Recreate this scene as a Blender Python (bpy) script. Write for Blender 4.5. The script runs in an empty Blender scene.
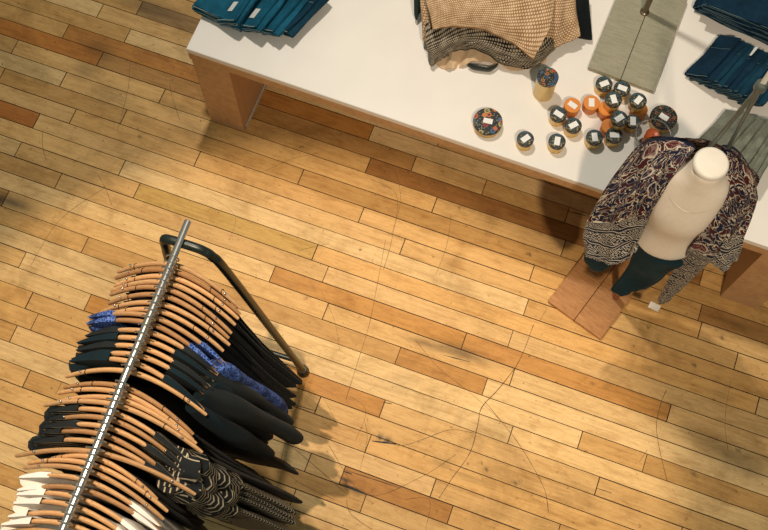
import bpy, bmesh, math, random
from mathutils import Vector, Matrix
random.seed(7)
C = bpy.context.scene.collection
S = bpy.context.scene
pi = math.pi

# ---------------------------------------------------------------- camera
TH, ROLL, PHI, BW, BO, FPX = 0.333534, 0.0274366, 0.322025, 0.0177604, -26.3842, 1071.83
H = 4.5
def cam_axes():
    r = Vector((1, 0, 0)); u = Vector((0, math.cos(TH), math.sin(TH))); b = -Vector((0, math.sin(TH), -math.cos(TH)))
    c, s = math.cos(ROLL), math.sin(ROLL)
    return c*r + s*u, -s*r + c*u, b
R_, U_, B_ = cam_axes()
cam_d = bpy.data.cameras.new('camera'); cam = bpy.data.objects.new('camera', cam_d); C.objects.link(cam)
cam.matrix_world = Matrix(((R_.x, U_.x, B_.x, 0), (R_.y, U_.y, B_.y, 0), (R_.z, U_.z, B_.z, H), (0, 0, 0, 1)))
cam_d.sensor_width = 36; cam_d.lens = FPX/768*36; cam_d.clip_start = .05
S.camera = cam
def P(x, y, h=0.0):                       # survey: the place at height h that the photo shows at x, y
    d = R_*((x-384)/FPX) + U_*(-(y-265)/FPX) - B_
    t = (H-h)/-d.z
    return Vector((d.x*t, d.y*t, h))
def px(v):
    q = Vector(v)-Vector((0, 0, H)); z = -q.dot(B_)
    return 384+FPX*q.dot(R_)/z, 265-FPX*q.dot(U_)/z

# ---------------------------------------------------------------- light
S.view_settings.view_transform = 'Standard'; S.view_settings.look = 'None'
S.view_settings.exposure = 0.12; S.view_settings.gamma = 1.0; S.view_settings.use_curve_mapping = False
w = bpy.data.worlds.new('world'); S.world = w; w.use_nodes = True
w.node_tree.nodes['Background'].inputs[0].default_value = (0.84, 0.92, 0.80, 1)
w.node_tree.nodes['Background'].inputs[1].default_value = 0.17
def spot(name, loc, target, power, color, size, blend, radius):
    l = bpy.data.lights.new(name, 'SPOT'); l.energy = power; l.color = color; l.spot_size = math.radians(size)
    l.spot_blend = blend; l.shadow_soft_size = radius
    o = bpy.data.objects.new(name, l); C.objects.link(o); o.location = loc
    o.rotation_euler = (Vector(target)-Vector(loc)).to_track_quat('-Z', 'Y').to_euler(); return o
spot('track_spotlight', (-.80, .80, 5.1), (-.50, .42, 0), 600, (1, .79, .57), 39.5, .24, .03)
spot('ceiling_spotlight', (-.5, 3.4, 5.4), (.2, 1.8, 0), 470, (1, .90, .77), 80, .9, .12)
spot('front_spotlight', (.9, -1.0, 5.2), (.92, 1.5, 1.1), 520, (1, .82, .62), 40, .9, .12)

# ---------------------------------------------------------------- helpers
def link(name, bm, mats, parent=None, smooth=True, weld=False):
    if weld: bmesh.ops.remove_doubles(bm, verts=bm.verts, dist=1e-5)
    bmesh.ops.recalc_face_normals(bm, faces=bm.faces)
    for e in bm.edges:
        if len(e.link_faces) == 2 and e.calc_face_angle(0) > .75: e.smooth = False
    me = bpy.data.meshes.new(name); bm.to_mesh(me); bm.free()
    for m in (mats if isinstance(mats, (list, tuple)) else [mats]): me.materials.append(m)
    if smooth:
        for p in me.polygons: p.use_smooth = True
    o = bpy.data.objects.new(name, me); C.objects.link(o)
    if parent: o.parent = parent
    return o
def tag(o, label=None, cat=None, group=None, kind=None):
    if label: o['label'] = label
    if cat: o['category'] = cat
    if group: o['group'] = group
    if kind: o['kind'] = kind
    return o
def thing(name, label, cat, loc=(0, 0, 0), rz=0, group=None):
    o = bpy.data.objects.new(name, None); C.objects.link(o); o.location = loc; o.rotation_euler = (0, 0, rz)
    o.empty_display_size = .05
    return tag(o, label, cat, group)
def bevel(o, wd=.003, seg=2):
    m = o.modifiers.new('bevel', 'BEVEL'); m.width = wd; m.segments = seg; m.limit_method = 'ANGLE'; m.angle_limit = math.radians(40)
    for p in o.data.polygons: p.use_smooth = False
    return o
def box(bm, c, s, M=None):
    r = bmesh.ops.create_cube(bm, size=1)
    for v in r['verts']:
        v.co = Vector((v.co.x*s[0]+c[0], v.co.y*s[1]+c[1], v.co.z*s[2]+c[2]))
        if M: v.co = M @ v.co
    return r['verts']
def prism(bm, pts, z0, z1):               # pts: ring of xy
    lo = [bm.verts.new((p[0], p[1], z0)) for p in pts]; hi = [bm.verts.new((p[0], p[1], z1)) for p in pts]
    n = len(pts); bm.faces.new(lo[::-1]); bm.faces.new(hi)
    for i in range(n): bm.faces.new((lo[i], lo[(i+1) % n], hi[(i+1) % n], hi[i]))
def tube(bm, pts, r, n=10, cap=True, flat=1.0, up=None):
    pts = [Vector(p) for p in pts]; rings = []
    prev = None
    for i, p in enumerate(pts):
        t = (pts[min(i+1, len(pts)-1)]-pts[max(i-1, 0)]).normalized()
        if up is not None: a = Vector(up)
        elif prev is None: a = Vector((0, 0, 1)) if abs(t.z) < .9 else Vector((1, 0, 0))
        else: a = prev
        a = (a - t*a.dot(t)).normalized(); prev = a; b = t.cross(a)
        rr = r[i] if isinstance(r, (list, tuple)) else r
        fl = flat[i] if isinstance(flat, (list, tuple)) else flat
        rings.append([bm.verts.new(p + a*rr*math.cos(2*pi*k/n) + b*rr*fl*math.sin(2*pi*k/n)) for k in range(n)])
    for i in range(len(rings)-1):
        for k in range(n): bm.faces.new((rings[i][k], rings[i][(k+1) % n], rings[i+1][(k+1) % n], rings[i+1][k]))
    if cap: bm.faces.new(rings[0][::-1]); bm.faces.new(rings[-1])
    return rings
def lathe(bm, prof, n=32, c=(0, 0, 0)):
    rings = []
    for r, z in prof:
        if r < 1e-5: rings.append([bm.verts.new((c[0], c[1], c[2]+z))])
        else: rings.append([bm.verts.new((c[0]+r*math.cos(2*pi*k/n), c[1]+r*math.sin(2*pi*k/n), c[2]+z)) for k in range(n)])
    for i in range(len(rings)-1):
        a, b = rings[i], rings[i+1]
        for k in range(n):
            k2 = (k+1) % n
            if len(a) == 1 and len(b) == 1: continue
            if len(a) == 1: bm.faces.new((a[0], b[k], b[k2]))
            elif len(b) == 1: bm.faces.new((a[k], a[k2], b[0]))
            else: bm.faces.new((a[k], a[k2], b[k2], b[k]))
def smoothstep(a, b, x):
    t = max(0, min(1, (x-a)/(b-a))); return t*t*(3-2*t)
def catmull(pts, n=6):
    pts = [Vector(p) for p in pts]; out = []
    for i in range(len(pts)-1):
        p0, p1, p2, p3 = pts[max(i-1, 0)], pts[i], pts[i+1], pts[min(i+2, len(pts)-1)]
        for k in range(n):
            t = k/n
            out.append(.5*((2*p1)+(p2-p0)*t+(2*p0-5*p1+4*p2-p3)*t*t+(3*p1-p0-3*p2+p3)*t**3))
    out.append(pts[-1]); return out

# ---------------------------------------------------------------- materials
class NT:
    def __init__(s, name, rough=.6, metal=0, spec=.5):
        s.m = bpy.data.materials.new(name); s.m.use_nodes = True; s.t = s.m.node_tree; s.b = s.t.nodes['Principled BSDF']
        s.b.inputs['Roughness'].default_value = rough; s.b.inputs['Metallic'].default_value = metal
        s.b.inputs['Specular IOR Level'].default_value = spec
    def n(s, typ, ins=None, **kw):
        q = s.t.nodes.new(typ)
        for k, v in kw.items(): setattr(q, k, v)
        for k, v in (ins or {}).items():
            if isinstance(v, bpy.types.NodeSocket): s.t.links.new(v, q.inputs[k])
            else: q.inputs[k].default_value = v
        return q
    def coords(s, kind='Object', scale=(1, 1, 1), rot=(0, 0, 0), loc=(0, 0, 0)):
        tc = s.n('ShaderNodeTexCoord')
        return s.n('ShaderNodeMapping', {'Vector': tc.outputs[kind], 'Scale': scale, 'Rotation': rot, 'Location': loc}).outputs[0]
    def noise(s, vec, scale=5, detail=3, rough=.5, dist=0):
        return s.n('ShaderNodeTexNoise', {'Vector': vec, 'Scale': scale, 'Detail': detail, 'Roughness': rough, 'Distortion': dist}).outputs[0]
    def ramp(s, fac, stops, interp='LINEAR'):
        q = s.n('ShaderNodeValToRGB', {'Fac': fac}); e = q.color_ramp.elements; q.color_ramp.interpolation = interp
        while len(e) < len(stops): e.new(.5)
        for el, (p, c) in zip(e, stops): el.position = p; el.color = (*c, 1) if len(c) == 3 else c
        return q.outputs[0]
    def mix(s, fac, a, b, mode='MIX'):
        q = s.n('ShaderNodeMix', data_type='RGBA', blend_type=mode)
        for i, v in ((0, fac), (6, a), (7, b)):
            if isinstance(v, bpy.types.NodeSocket): s.t.links.new(v, q.inputs[i])
            else: q.inputs[i].default_value = v if i == 0 else (*v, 1)
        return q.outputs[2]
    def math(s, op, a, b=0.0):
        return s.n('ShaderNodeMath', {0: a, 1: b}, operation=op).outputs[0]
    def color(s, c):
        if isinstance(c, bpy.types.NodeSocket): s.t.links.new(c, s.b.inputs['Base Color'])
        else: s.b.inputs['Base Color'].default_value = (*c, 1)
        return s
    def bump(s, h, strength=.3, dist=.002):
        q = s.n('ShaderNodeBump', {'Height': h, 'Strength': strength, 'Distance': dist}); s.t.links.new(q.outputs[0], s.b.inputs['Normal']); return s

def m_wood(name, c1, c2, scale=(30, 3, 3), rough=.45, var=.0, obj_rand=0.0):
    t = NT(name, rough); v = t.coords('Object', scale)
    n = t.noise(v, 3, 5, .6, .6); c = t.ramp(n, [(.3, c1), (.72, c2)])
    n2 = t.noise(v, 14, 2); c = t.mix(.22, c, t.ramp(n2, [(.35, tuple(x*.5 for x in c1)), (.6, c2)]))
    if obj_rand:
        oi = t.n('ShaderNodeObjectInfo').outputs['Random']
        c = t.mix(obj_rand, c, t.mix(1, c, t.ramp(oi, [(0, (.55, .42, .34)), (.5, (.95, .9, .85)), (1, (1.2, 1.1, 1))]), 'MULTIPLY'))
    return t.color(c).bump(n, .12).m
def m_plain(name, c, rough=.6, metal=0, nscale=40, nvar=.12, bump=.1, spec=.5):
    t = NT(name, rough, metal, spec); n = t.noise(t.coords(), nscale, 3)
    c2 = tuple(x*(1-nvar) for x in c); c3 = tuple(min(1, x*(1+nvar)) for x in c)
    return t.color(t.ramp(n, [(.3, c2), (.7, c3)])).bump(n, bump, .001).m
def m_cloth(name, c, nvar=.25, weave=900, rough=.9):
    t = NT(name, rough, 0, .2); v = t.coords()
    n = t.noise(v, 9, 4, .6); wv = t.noise(v, weave, 1)
    c = t.ramp(n, [(.25, tuple(x*(1-nvar) for x in c)), (.75, tuple(min(1, x*(1+nvar)) for x in c))])
    c = t.mix(.3, c, t.ramp(wv, [(.3, (0, 0, 0)), (.7, (1, 1, 1))]), 'OVERLAY')
    t.b.inputs['Sheen Weight'].default_value = .02
    return t.color(c).bump(n, .25, .004).m

def m_floor():
    t = NT('maple_planks', .5, 0, .22)
    col = t.n('ShaderNodeVertexColor', layer_name='Col').outputs[0]
    uv = t.n('ShaderNodeUVMap', uv_map='UVMap').outputs[0]
    v1 = t.n('ShaderNodeMapping', {'Vector': uv, 'Scale': (1.6, 26, 1)}).outputs[0]
    g = t.noise(v1, 3, 6, .62, .8)
    v2 = t.n('ShaderNodeMapping', {'Vector': uv, 'Scale': (4, 9, 1)}).outputs[0]
    g2 = t.noise(v2, 2.4, 5, .6, .4)
    v3 = t.n('ShaderNodeMapping', {'Vector': uv, 'Scale': (9, 90, 1)}).outputs[0]
    g3 = t.noise(v3, 4, 3, .6, 0)
    c = t.mix(1, col, t.ramp(g, [(.25, (.76, .70, .62)), (.5, (1, 1, 1)), (.75, (1.12, 1.13, 1.15))]), 'MULTIPLY')
    c = t.mix(1, c, t.ramp(g2, [(.28, (.80, .74, .66)), (.5, (1, 1, 1)), (.8, (1.08, 1.08, 1.08))]), 'MULTIPLY')
    c = t.mix(.5, c, t.mix(1, c, t.ramp(g3, [(.35, (.72, .64, .55)), (.55, (1, 1, 1))]), 'MULTIPLY'))
    ob = t.coords('Object')
    d = t.noise(ob, 2.1, 6, .68, .5)
    c = t.mix(1, c, t.ramp(d, [(.33, (.70, .68, .64)), (.48, (1, 1, 1))]), 'MULTIPLY')
    sp = t.noise(ob, 34, 4, .7, 0)
    c = t.mix(1, c, t.ramp(sp, [(.30, (.50, .44, .38)), (.37, (1, 1, 1))]), 'MULTIPLY')
    r = t.ramp(d, [(.3, (.62, .62, .62)), (.6, (.48, .48, .48))]); t.t.links.new(r, t.b.inputs['Roughness'])
    return t.color(c).bump(g3, .08, .0008).m
M_floor = m_floor()
M_gap = m_plain('floor_gap_dirt', (.035, .018, .008), .9)
M_scr = m_plain('scratch_dirt', (.10, .055, .025), .9)
M_scr2 = m_plain('black_filler', (.012, .012, .014), .7)

# ---------------------------------------------------------------- floor
nrm = Vector((math.sin(PHI), math.cos(PHI))); alo = Vector((math.cos(PHI), -math.sin(PHI))); WB = BW*H
def board(p): return (-(p.x*nrm.x+p.y*nrm.y)/WB - BO), (p.x*alo.x+p.y*alo.y)
def fpt(s, a): k = -(s+BO)*WB; return Vector((nrm.x*k+alo.x*a, nrm.y*k+alo.y*a, 0))
JOINTS = [(127.5,35.5),(100.5,58),(63,79.7),(2.5,73.5),(14.7,47),(73.5,115),(36.8,120),(123.8,116.4),(100.5,9.8),(141,5),
 (18.4,148.4),(122.5,166.8),(58.8,180),(137,190),(85.3,244),(24.5,256),(88,301.7),(29.4,299.7),(13.5,333.5),
 (368,165.7),(413.5,164.5),(485,185),(434.4,205),(361.3,214.8),(402.5,246.6),(463.8,341),(397.6,356.3),(484.6,387),
 (381.7,409.8),(368,444),(433,488),(342,476),(363,504),(450,515),(700,313),(699.6,331),(668.7,413.5),(757,407),(644.5,463.7),(682,529),
 (162,96),(197.4,158.4),(315,251.8),(326,273),(272.8,273),(299,181),(525.8,308),(510,340),(512,377.5),(510,435.5),(580,440.4),(597,486.5),(560,526),
 (566.6,216),(563.4,248),(532,272.5),(317,407),(291.5,501.7),(307,465),(284,525),(325.5,311)]
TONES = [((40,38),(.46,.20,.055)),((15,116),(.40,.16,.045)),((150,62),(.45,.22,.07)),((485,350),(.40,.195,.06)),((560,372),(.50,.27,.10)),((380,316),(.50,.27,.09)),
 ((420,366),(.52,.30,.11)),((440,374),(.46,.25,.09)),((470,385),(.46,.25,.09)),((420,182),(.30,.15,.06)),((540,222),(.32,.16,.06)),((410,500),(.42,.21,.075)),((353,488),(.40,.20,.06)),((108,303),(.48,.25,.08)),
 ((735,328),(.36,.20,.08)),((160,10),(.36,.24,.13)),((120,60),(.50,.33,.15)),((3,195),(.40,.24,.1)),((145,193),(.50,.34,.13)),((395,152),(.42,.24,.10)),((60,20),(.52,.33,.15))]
STAINS = [(10,202,.10,.03,.75),(0,200,.06,.03,.8),(98,50,.09,.06,.45),(86,70,.07,.05,.4),(150,8,.22,.05,.5),(460,352,.14,.025,.6),(430,345,.10,.018,.5),(590,312,.05,.03,.2),(737,325,.12,.03,.4),(720,395,.05,.03,.3),(735,458,.10,.05,.3),
 (380,437,.012,.012,.98),(388,440,.018,.01,.98),(345,480,.03,.006,.95),(346,482,.012,.01,.98),(355,491,.05,.006,.9),(140,137,.008,.008,.97),(694,365,.008,.008,.97),(722,337,.008,.008,.9),(738,451,.010,.008,.95),(694,473,.012,.008,.7),
 (486,469,.006,.006,.95),(592,384,.01,.006,.8),(515,483,.008,.006,.9),(400,380,.06,.05,.18),(455,290,.05,.03,.15),(440,463,.05,.012,.35),(470,478,.10,.012,.3),(110,95,.12,.05,.3),(235,390,.3,.1,.05),(180,110,.12,.04,.2),(195,130,.08,.05,.25),(520,483,.006,.006,.9),(530,254,.007,.007,.95)]
rows = {}
for j in JOINTS:
    s, a = board(P(*j)); rows.setdefault(math.floor(s), []).append(a)
tones = {}
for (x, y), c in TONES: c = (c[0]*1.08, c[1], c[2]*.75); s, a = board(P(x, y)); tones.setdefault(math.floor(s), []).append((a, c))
stains = [(board(P(x, y)), la, lb, k) for x, y, la, lb, k in STAINS]
PAL = [(.66,.415,.165),(.70,.45,.190),(.64,.39,.145),(.73,.49,.215),(.65,.385,.135),(.68,.42,.160),(.60,.345,.115),(.74,.51,.235),(.62,.36,.125)]
bm = bmesh.new(); cl = bm.loops.layers.float_color.new('Col'); uvl = bm.loops.layers.uv.new('UVMap')
rnd = random.Random(3)
def visible(p):
    x, y = px(p); return -10 < x < 778 and -10 < y < 540
for i in range(-42, 56):
    js = sorted(rows.get(i, []))
    lo, hi = -4.6, 4.8
    if not js: js = [rnd.uniform(-.4, .4)-2.6]
    while js[0] > lo:
        nx = js[0]-rnd.uniform(.45, 1.25)
        k = 0
        while visible(fpt(i+.5, nx)) and js[0]-nx < 1.5: nx -= .1
        js.insert(0, nx)
    while js[-1] < hi:
        nx = js[-1]+rnd.uniform(.45, 1.25)
        while visible(fpt(i+.5, nx)) and nx-js[-1] < 1.5: nx += .1
        js.append(nx)
    for a0, a1 in zip(js, js[1:]):
        col = rnd.choice(PAL); f = rnd.uniform(.9, 1.06); col = tuple(c*f for c in col)
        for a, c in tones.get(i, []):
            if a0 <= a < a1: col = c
        g = rnd.uniform(.0011, .0024)/WB; e = rnd.uniform(.0013, .0024)
        b0, b1 = a0+e, a1-e
        fine = visible(fpt(i+.5, max(min(0, b1), b0))) or visible(fpt(i, b0)) or visible(fpt(i, b1))
        near = [st for st in stains if abs(st[0][0]-i-.5) < .5+3*st[2]/WB and b0-.4 < st[0][1] < b1+.4]
        n = max(1, int((b1-b0)/.012)) if near else max(1, int((b1-b0)/.3)); mrows = 6 if near else 1
        off = (rnd.uniform(0, 50), rnd.uniform(0, 50))
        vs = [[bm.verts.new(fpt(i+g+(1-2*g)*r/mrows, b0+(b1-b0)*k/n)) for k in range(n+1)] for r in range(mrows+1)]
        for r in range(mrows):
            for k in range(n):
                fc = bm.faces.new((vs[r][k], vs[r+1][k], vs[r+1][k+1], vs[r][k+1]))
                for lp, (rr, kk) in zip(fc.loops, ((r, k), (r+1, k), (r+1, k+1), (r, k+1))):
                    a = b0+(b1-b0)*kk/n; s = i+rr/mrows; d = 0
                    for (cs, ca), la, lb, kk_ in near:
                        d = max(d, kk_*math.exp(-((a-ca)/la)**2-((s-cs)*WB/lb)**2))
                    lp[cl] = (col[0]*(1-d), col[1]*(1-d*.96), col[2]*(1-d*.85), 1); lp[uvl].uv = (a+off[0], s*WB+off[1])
for f in bm.faces: f.normal_update()
# sub floor seen in the gaps
q = [bm.verts.new((x, y, -.004)) for x, y in ((-3.2, -2.6), (3.2, -2.6), (3.2, 4.0), (-3.2, 4.0))]
f = bm.faces.new(q); f.material_index = 1
SCR = [([(440,497),(452,478),(470,452),(478,425),(482,408),(500,388),(520,360),(533,325)],.0017),([(386,240),(378,285),(370,325),(357,362),(345,400)],.0010),([(370,180),(397,195),(392,240),(384,270)],.0010),
 ([(330,445),(365,495),(420,478),(455,455)],.0010),([(385,440),(402,446),(425,438),(450,430),(475,433)],.0010),([(485,400),(512,435),(530,462),(545,490),(549,512)],.0013),([(452,215),(447,245),(436,275)],.0007),
 ([(667,390),(660,404),(657,425),(660,450),(668,482)],.0012),([(365,420),(367,440),(360,470)],.0007),([(415,340),(440,368),(470,392),(500,420)],.0008),([(660,400),(672,404)],.0010),([(300,400),(290,430),(280,465)],.0008),
 ([(255,445),(295,480),(335,500)],.0008),([(270,430),(310,462),(345,492)],.0009),([(43,130),(42,145),(46,160)],.0010),([(130,60),(128,90),(118,130)],.0008),([(170,80),(172,95),(180,120)],.0008),([(98,175),(106,188),(112,205)],.0008),([(30,265),(60,220),(105,187)],.0007),
 ([(640,462),(648,450)],.0008),([(300,250),(330,243)],.0007),([(347,500),(352,515),(372,530)],.0011),([(405,500),(430,500),(425,530)],.0008),([(730,380),(725,420),(728,450)],.0006),([(55,395),(62,382)],.0010),([(320,290),(335,320),(340,350)],.0006),([(395,168),(400,200),(392,235)],.0006),
 ([(560,300),(572,318),(578,328)],.0007),([(540,320),(547,308)],.0009),([(350,395),(365,410),(355,440)],.0006),([(210,195),(235,215),(230,240)],.0006),([(240,165),(260,172),(290,160),(320,153)],.0007)]
for pts, wd in SCR:
    c = catmull([P(*p)+Vector((rnd.uniform(-.004,.004), rnd.uniform(-.004,.004), .0005)) for p in pts], 5); prev = None
    for k, p in enumerate(c):
        t = (c[min(k+1, len(c)-1)]-c[max(k-1, 0)]).normalized(); n_ = Vector((-t.y, t.x, 0))*wd*(.5+.6*rnd.random())
        cur = (bm.verts.new(p+n_), bm.verts.new(p-n_))
        if prev: f = bm.faces.new((prev[0], prev[1], cur[1], cur[0])); f.material_index = 2
        prev = cur
for pts, wd in [([(372,441),(385,443),(396,444)],.004),([(343,484),(352,489),(366,494)],.0045),([(343,471),(352,474)],.003),([(383,402),(392,404)],.002),([(275,400),(317,411)],.0016),([(345,470),(400,488)],.0016),([(568,211),(577,214),(586,216)],.003),([(596,488),(612,493)],.0018),([(443,355),(470,362)],.002),([(325,400),(340,430)],.0006)]:
    a, b = P(*pts[0]), P(*pts[-1]); t = (b-a).normalized(); n_ = Vector((-t.y, t.x, 0)); prev = None
    for k in range(9):
        p = a.lerp(b, k/8)+Vector((0, 0, .0006)); w_ = wd*(.35+.65*math.sin(pi*(k+.3)/8.6))*rnd.uniform(.6, 1.1)
        cur = (bm.verts.new(p+n_*w_), bm.verts.new(p-n_*w_))
        if prev: f = bm.faces.new((prev[0], prev[1], cur[1], cur[0])); f.material_index = 3
        prev = cur
me = bpy.data.meshes.new('floor'); bm.to_mesh(me); bm.free()
for m in (M_floor, M_gap, M_scr, M_scr2): me.materials.append(m)
fl = bpy.data.objects.new('floor', me); C.objects.link(fl); tag(fl, 'worn pale maple plank floor with dark seams', kind='structure')

# ---------------------------------------------------------------- table
M_white = m_plain('white_laminate', (.86, .815, .755), .45, nscale=6, nvar=.025, bump=.02)
M_tw = m_wood('table_oak', (.50, .27, .13), (.60, .35, .17), (3, 30, 3), .5)
ZT = .64
A = P(185.7, 48.7, ZT); tx = (P(602, 190.4, ZT)-A).normalized(); ty = Vector((-tx.y, tx.x, 0)); rzT = math.atan2(tx.y, tx.x)
RL = P(723, 291, 0); lx = (RL-A).dot(tx); Lw = .17; LT = lx+Lw+.0; DT = 1.5
tbl = thing('display_table', 'long low display table with white top and oak panel legs', 'table', (A.x, A.y, 0), rzT)
bm = bmesh.new(); box(bm, (LT/2, DT/2, ZT-.016), (LT, DT, .032)); bevel(link('tabletop', bm, M_white, tbl), .004)
bm = bmesh.new(); box(bm, (LT/2, .02, .582), (LT-.004, .036, .052)); box(bm, (LT/2, DT-.02, .582), (LT-.004, .036, .052)); box(bm, (.02, DT/2, .582), (.036, DT-.08, .052)); box(bm, (LT-.02, DT/2, .582), (.036, DT-.08, .052)); box(bm, (LT/2, DT/2, .598), (LT-.08, DT-.08, .018))
bevel(link('apron', bm, M_tw, tbl), .002)
for x0 in (.008, LT-Lw-.008):
    bm = bmesh.new(); box(bm, (x0+Lw/2, DT/2, .278), (Lw, DT-.008, .556)); bevel(link('panel_leg', bm, M_tw, tbl), .003)
bm = bmesh.new(); box(bm, (.008+Lw+.004, DT/2, .012), (.006, DT-.05, .024)); tag(bevel(link('foot_strip', bm, m_plain('pale_strip', (.55, .5, .38), .5), tbl), .001), 'pale strip at the foot of the left leg')
def T2L(p): q = Vector(p)-Vector((A.x, A.y, 0)); return q.dot(tx), q.dot(ty)

# ---------------------------------------------------------------- clothes rack
ZR = 1.6; RA = P(187, 223, ZR); RB = P(62, 530, ZR); rt = (RA-RB).normalized(); rp = Vector((rt.y, -rt.x, 0)); rzR = math.atan2(rp.y, rp.x)
RC = P(182, 244, 1.57); RC.z = 0
M_chrome = NT('chrome', .2, 1).color((.85, .83, .80)).m
M_dsteel = m_plain('dark_green_steel', (.010, .018, .016), .35, .2, spec=.5)
rack = thing('clothes_rack', 'dark steel clothes rack with a scuffed chrome rail', 'clothes rack', RC, rzR)
# local: x = across, y = along the rail, towards its finial end
RLEN = 1.42
bm = bmesh.new(); tube(bm, [(0, .064, ZR), (0, .062, ZR), (0, -RLEN-.085, ZR)], [.009, .0108, .0108], 16)
link('rail', bm, M_chrome, rack, False)
for y0, sg in ((0, 1), (-RLEN, -1)):
    bm = bmesh.new()
    prof = [(-.245, .07*sg, .05), (-.20, .055*sg, .4), (-.10, .012*sg, 1.25), (-.066, 0, 1.49), (-.058, -.0*sg, 1.555), (-.045, 0, 1.573), (-.01, 0, 1.577), (.045, 0, 1.575), (.07, 0, 1.565), (.088, 0, 1.54), (.115, .006*sg, 1.40), (.20, .05*sg, .5), (.245, .07*sg, .05)]
    tube(bm, catmull([(a, y0+b, c) for a, b, c in prof], 5), .0145, 12); link('end_frame', bm, M_dsteel, rack)
    for u in (-.245, .245):
        bm = bmesh.new(); lathe(bm, [(0, 0), (.02, 0), (.026, .006), (.026, .03), (.018, .042), (.016, .062), (0, .062)], 16, (u, y0+.07*sg, 0)); link('rubber_foot', bm, M_dsteel, rack)
bm = bmesh.new(); tube(bm, [(0, y, .22) for y in (.062, -.5, -RLEN-.062)], .011, 10)
for y0, sg in ((0, 1), (-RLEN, -1)): tube(bm, [(-.215, y0+.063*sg, .22), (.215, y0+.063*sg, .22)], .011, 10)
link('base_rail', bm, M_dsteel, rack)

M_hang = m_wood('hanger_beech', (.50, .30, .14), (.69, .45, .24), (6, 40, 40), .4, obj_rand=.85)
M_pin = NT('hanger_steel', .28, 1).color((.7, .7, .68)).m
SP = .215
def hz(u, sc=1): a = min(abs(u)/(SP*sc), 1.15); return -.068-.082*a**1.7
def hy(u): return -.048*(abs(u)/SP)**1.8
def arm_mesh():
    bm = bmesh.new(); pts = []; rad = []; fl = []
    for k in range(29):
        u = -SP+2*SP*k/28; a = abs(u)/SP; pts.append((u, hy(u), hz(u))); rad.append(.0125-.003*a if a < .97 else .008); fl.append(.62)
    tube(bm, pts, rad, 10, True, fl, up=(0, 0, 1)); return bm
def hook_mesh(turn=1):
    bm = bmesh.new(); pts = [(0, 0, -.062), (0, 0, -.045), (.002*turn, 0, -.034)]
    for k in range(13):
        a = math.radians(-75+k*21)
        pts.append((turn*.0205*math.cos(a), 0, .0005+.0205*math.sin(a)))
    tube(bm, pts, .0023, 6); return bm
def pins_mesh(sg):
    bm = bmesh.new()
    if 1:
        u = sg*.165; tube(bm, [(u, hy(u), hz(u)+.010), (u, hy(u), hz(u)+.019)], .0035, 8)
    return bm
arm_me = link('arms', arm_mesh(), M_hang); hook_me = link('hook', hook_mesh(), M_pin); pin_me = link('notch_pin', pins_mesh(-1), M_pin); pin2_me = link('notch_pin', pins_mesh(1), M_pin)
proto = [o.data for o in (arm_me, hook_me, pin_me, pin2_me)]
for o in (arm_me, hook_me, pin_me, pin2_me): bpy.data.objects.remove(o)
ORD = ['first','second','third','fourth','fifth','sixth','seventh','eighth','ninth','tenth','eleventh','twelfth','thirteenth','fourteenth','fifteenth','sixteenth','seventeenth','eighteenth','nineteenth','twentieth','twenty-first','twenty-second','twenty-third','twenty-fourth','twenty-fifth','twenty-sixth','twenty-seventh','twenty-eighth','twenty-ninth','thirtieth','thirty-first','thirty-second','thirty-third','thirty-fourth','thirty-fifth','thirty-sixth','thirty-seventh','thirty-eighth','thirty-ninth','fortieth']

M_black = m_cloth('black_cloth', (.005, .0085, .010), .3)
M_teal = m_cloth('midnight_teal_cloth', (.004, .014, .020), .3)
M_char = m_cloth('charcoal_cloth', (.011, .015, .017), .25)
M_whitec = m_cloth('white_cotton', (.80, .77, .72), .06)
def m_lace():
    t = NT('blue_lace', .8, 0, .2); v = t.coords()
    vo = t.n('ShaderNodeTexVoronoi', {'Vector': v, 'Scale': 110.}, feature='DISTANCE_TO_EDGE').outputs[0]
    n = t.noise(v, 30, 3)
    c = t.ramp(vo, [(.03, (.12, .20, .50)), (.16, (.012, .045, .22))])
    c = t.mix(t.ramp(n, [(.45, (0, 0, 0)), (.62, (.8, .8, .8))]), c, (.01, .02, .07))
    return t.color(c).bump(vo, .4, .002).m
M_lace = m_lace()
def m_stripe():
    t = NT('cream_striped_black_cloth', .85, 0, .2)
    v = t.coords('UV'); d = t.noise(v, 1.6, 2, .5); 
    x = t.n('ShaderNodeSeparateXYZ', {0: v}).outputs
    s = t.math('ADD', t.math('MULTIPLY', x[1], 50.0), t.math('MULTIPLY', d, 5.0))
    f = t.math('FRACT', s); msk = t.ramp(f, [(0, (0, 0, 0)), (.60, (0, 0, 0)), (.68, (1, 1, 1)), (.84, (1, 1, 1)), (.92, (0, 0, 0))])
    brk = t.ramp(t.noise(v, 2.2, 2), [(.36, (0, 0, 0)), (.42, (1, 1, 1))])
    c = t.mix(t.math('MULTIPLY', msk, brk), (.012, .015, .017), (.48, .41, .29))
    return t.color(c).bump(f, .2, .002).m
M_stripe = m_stripe()

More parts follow.
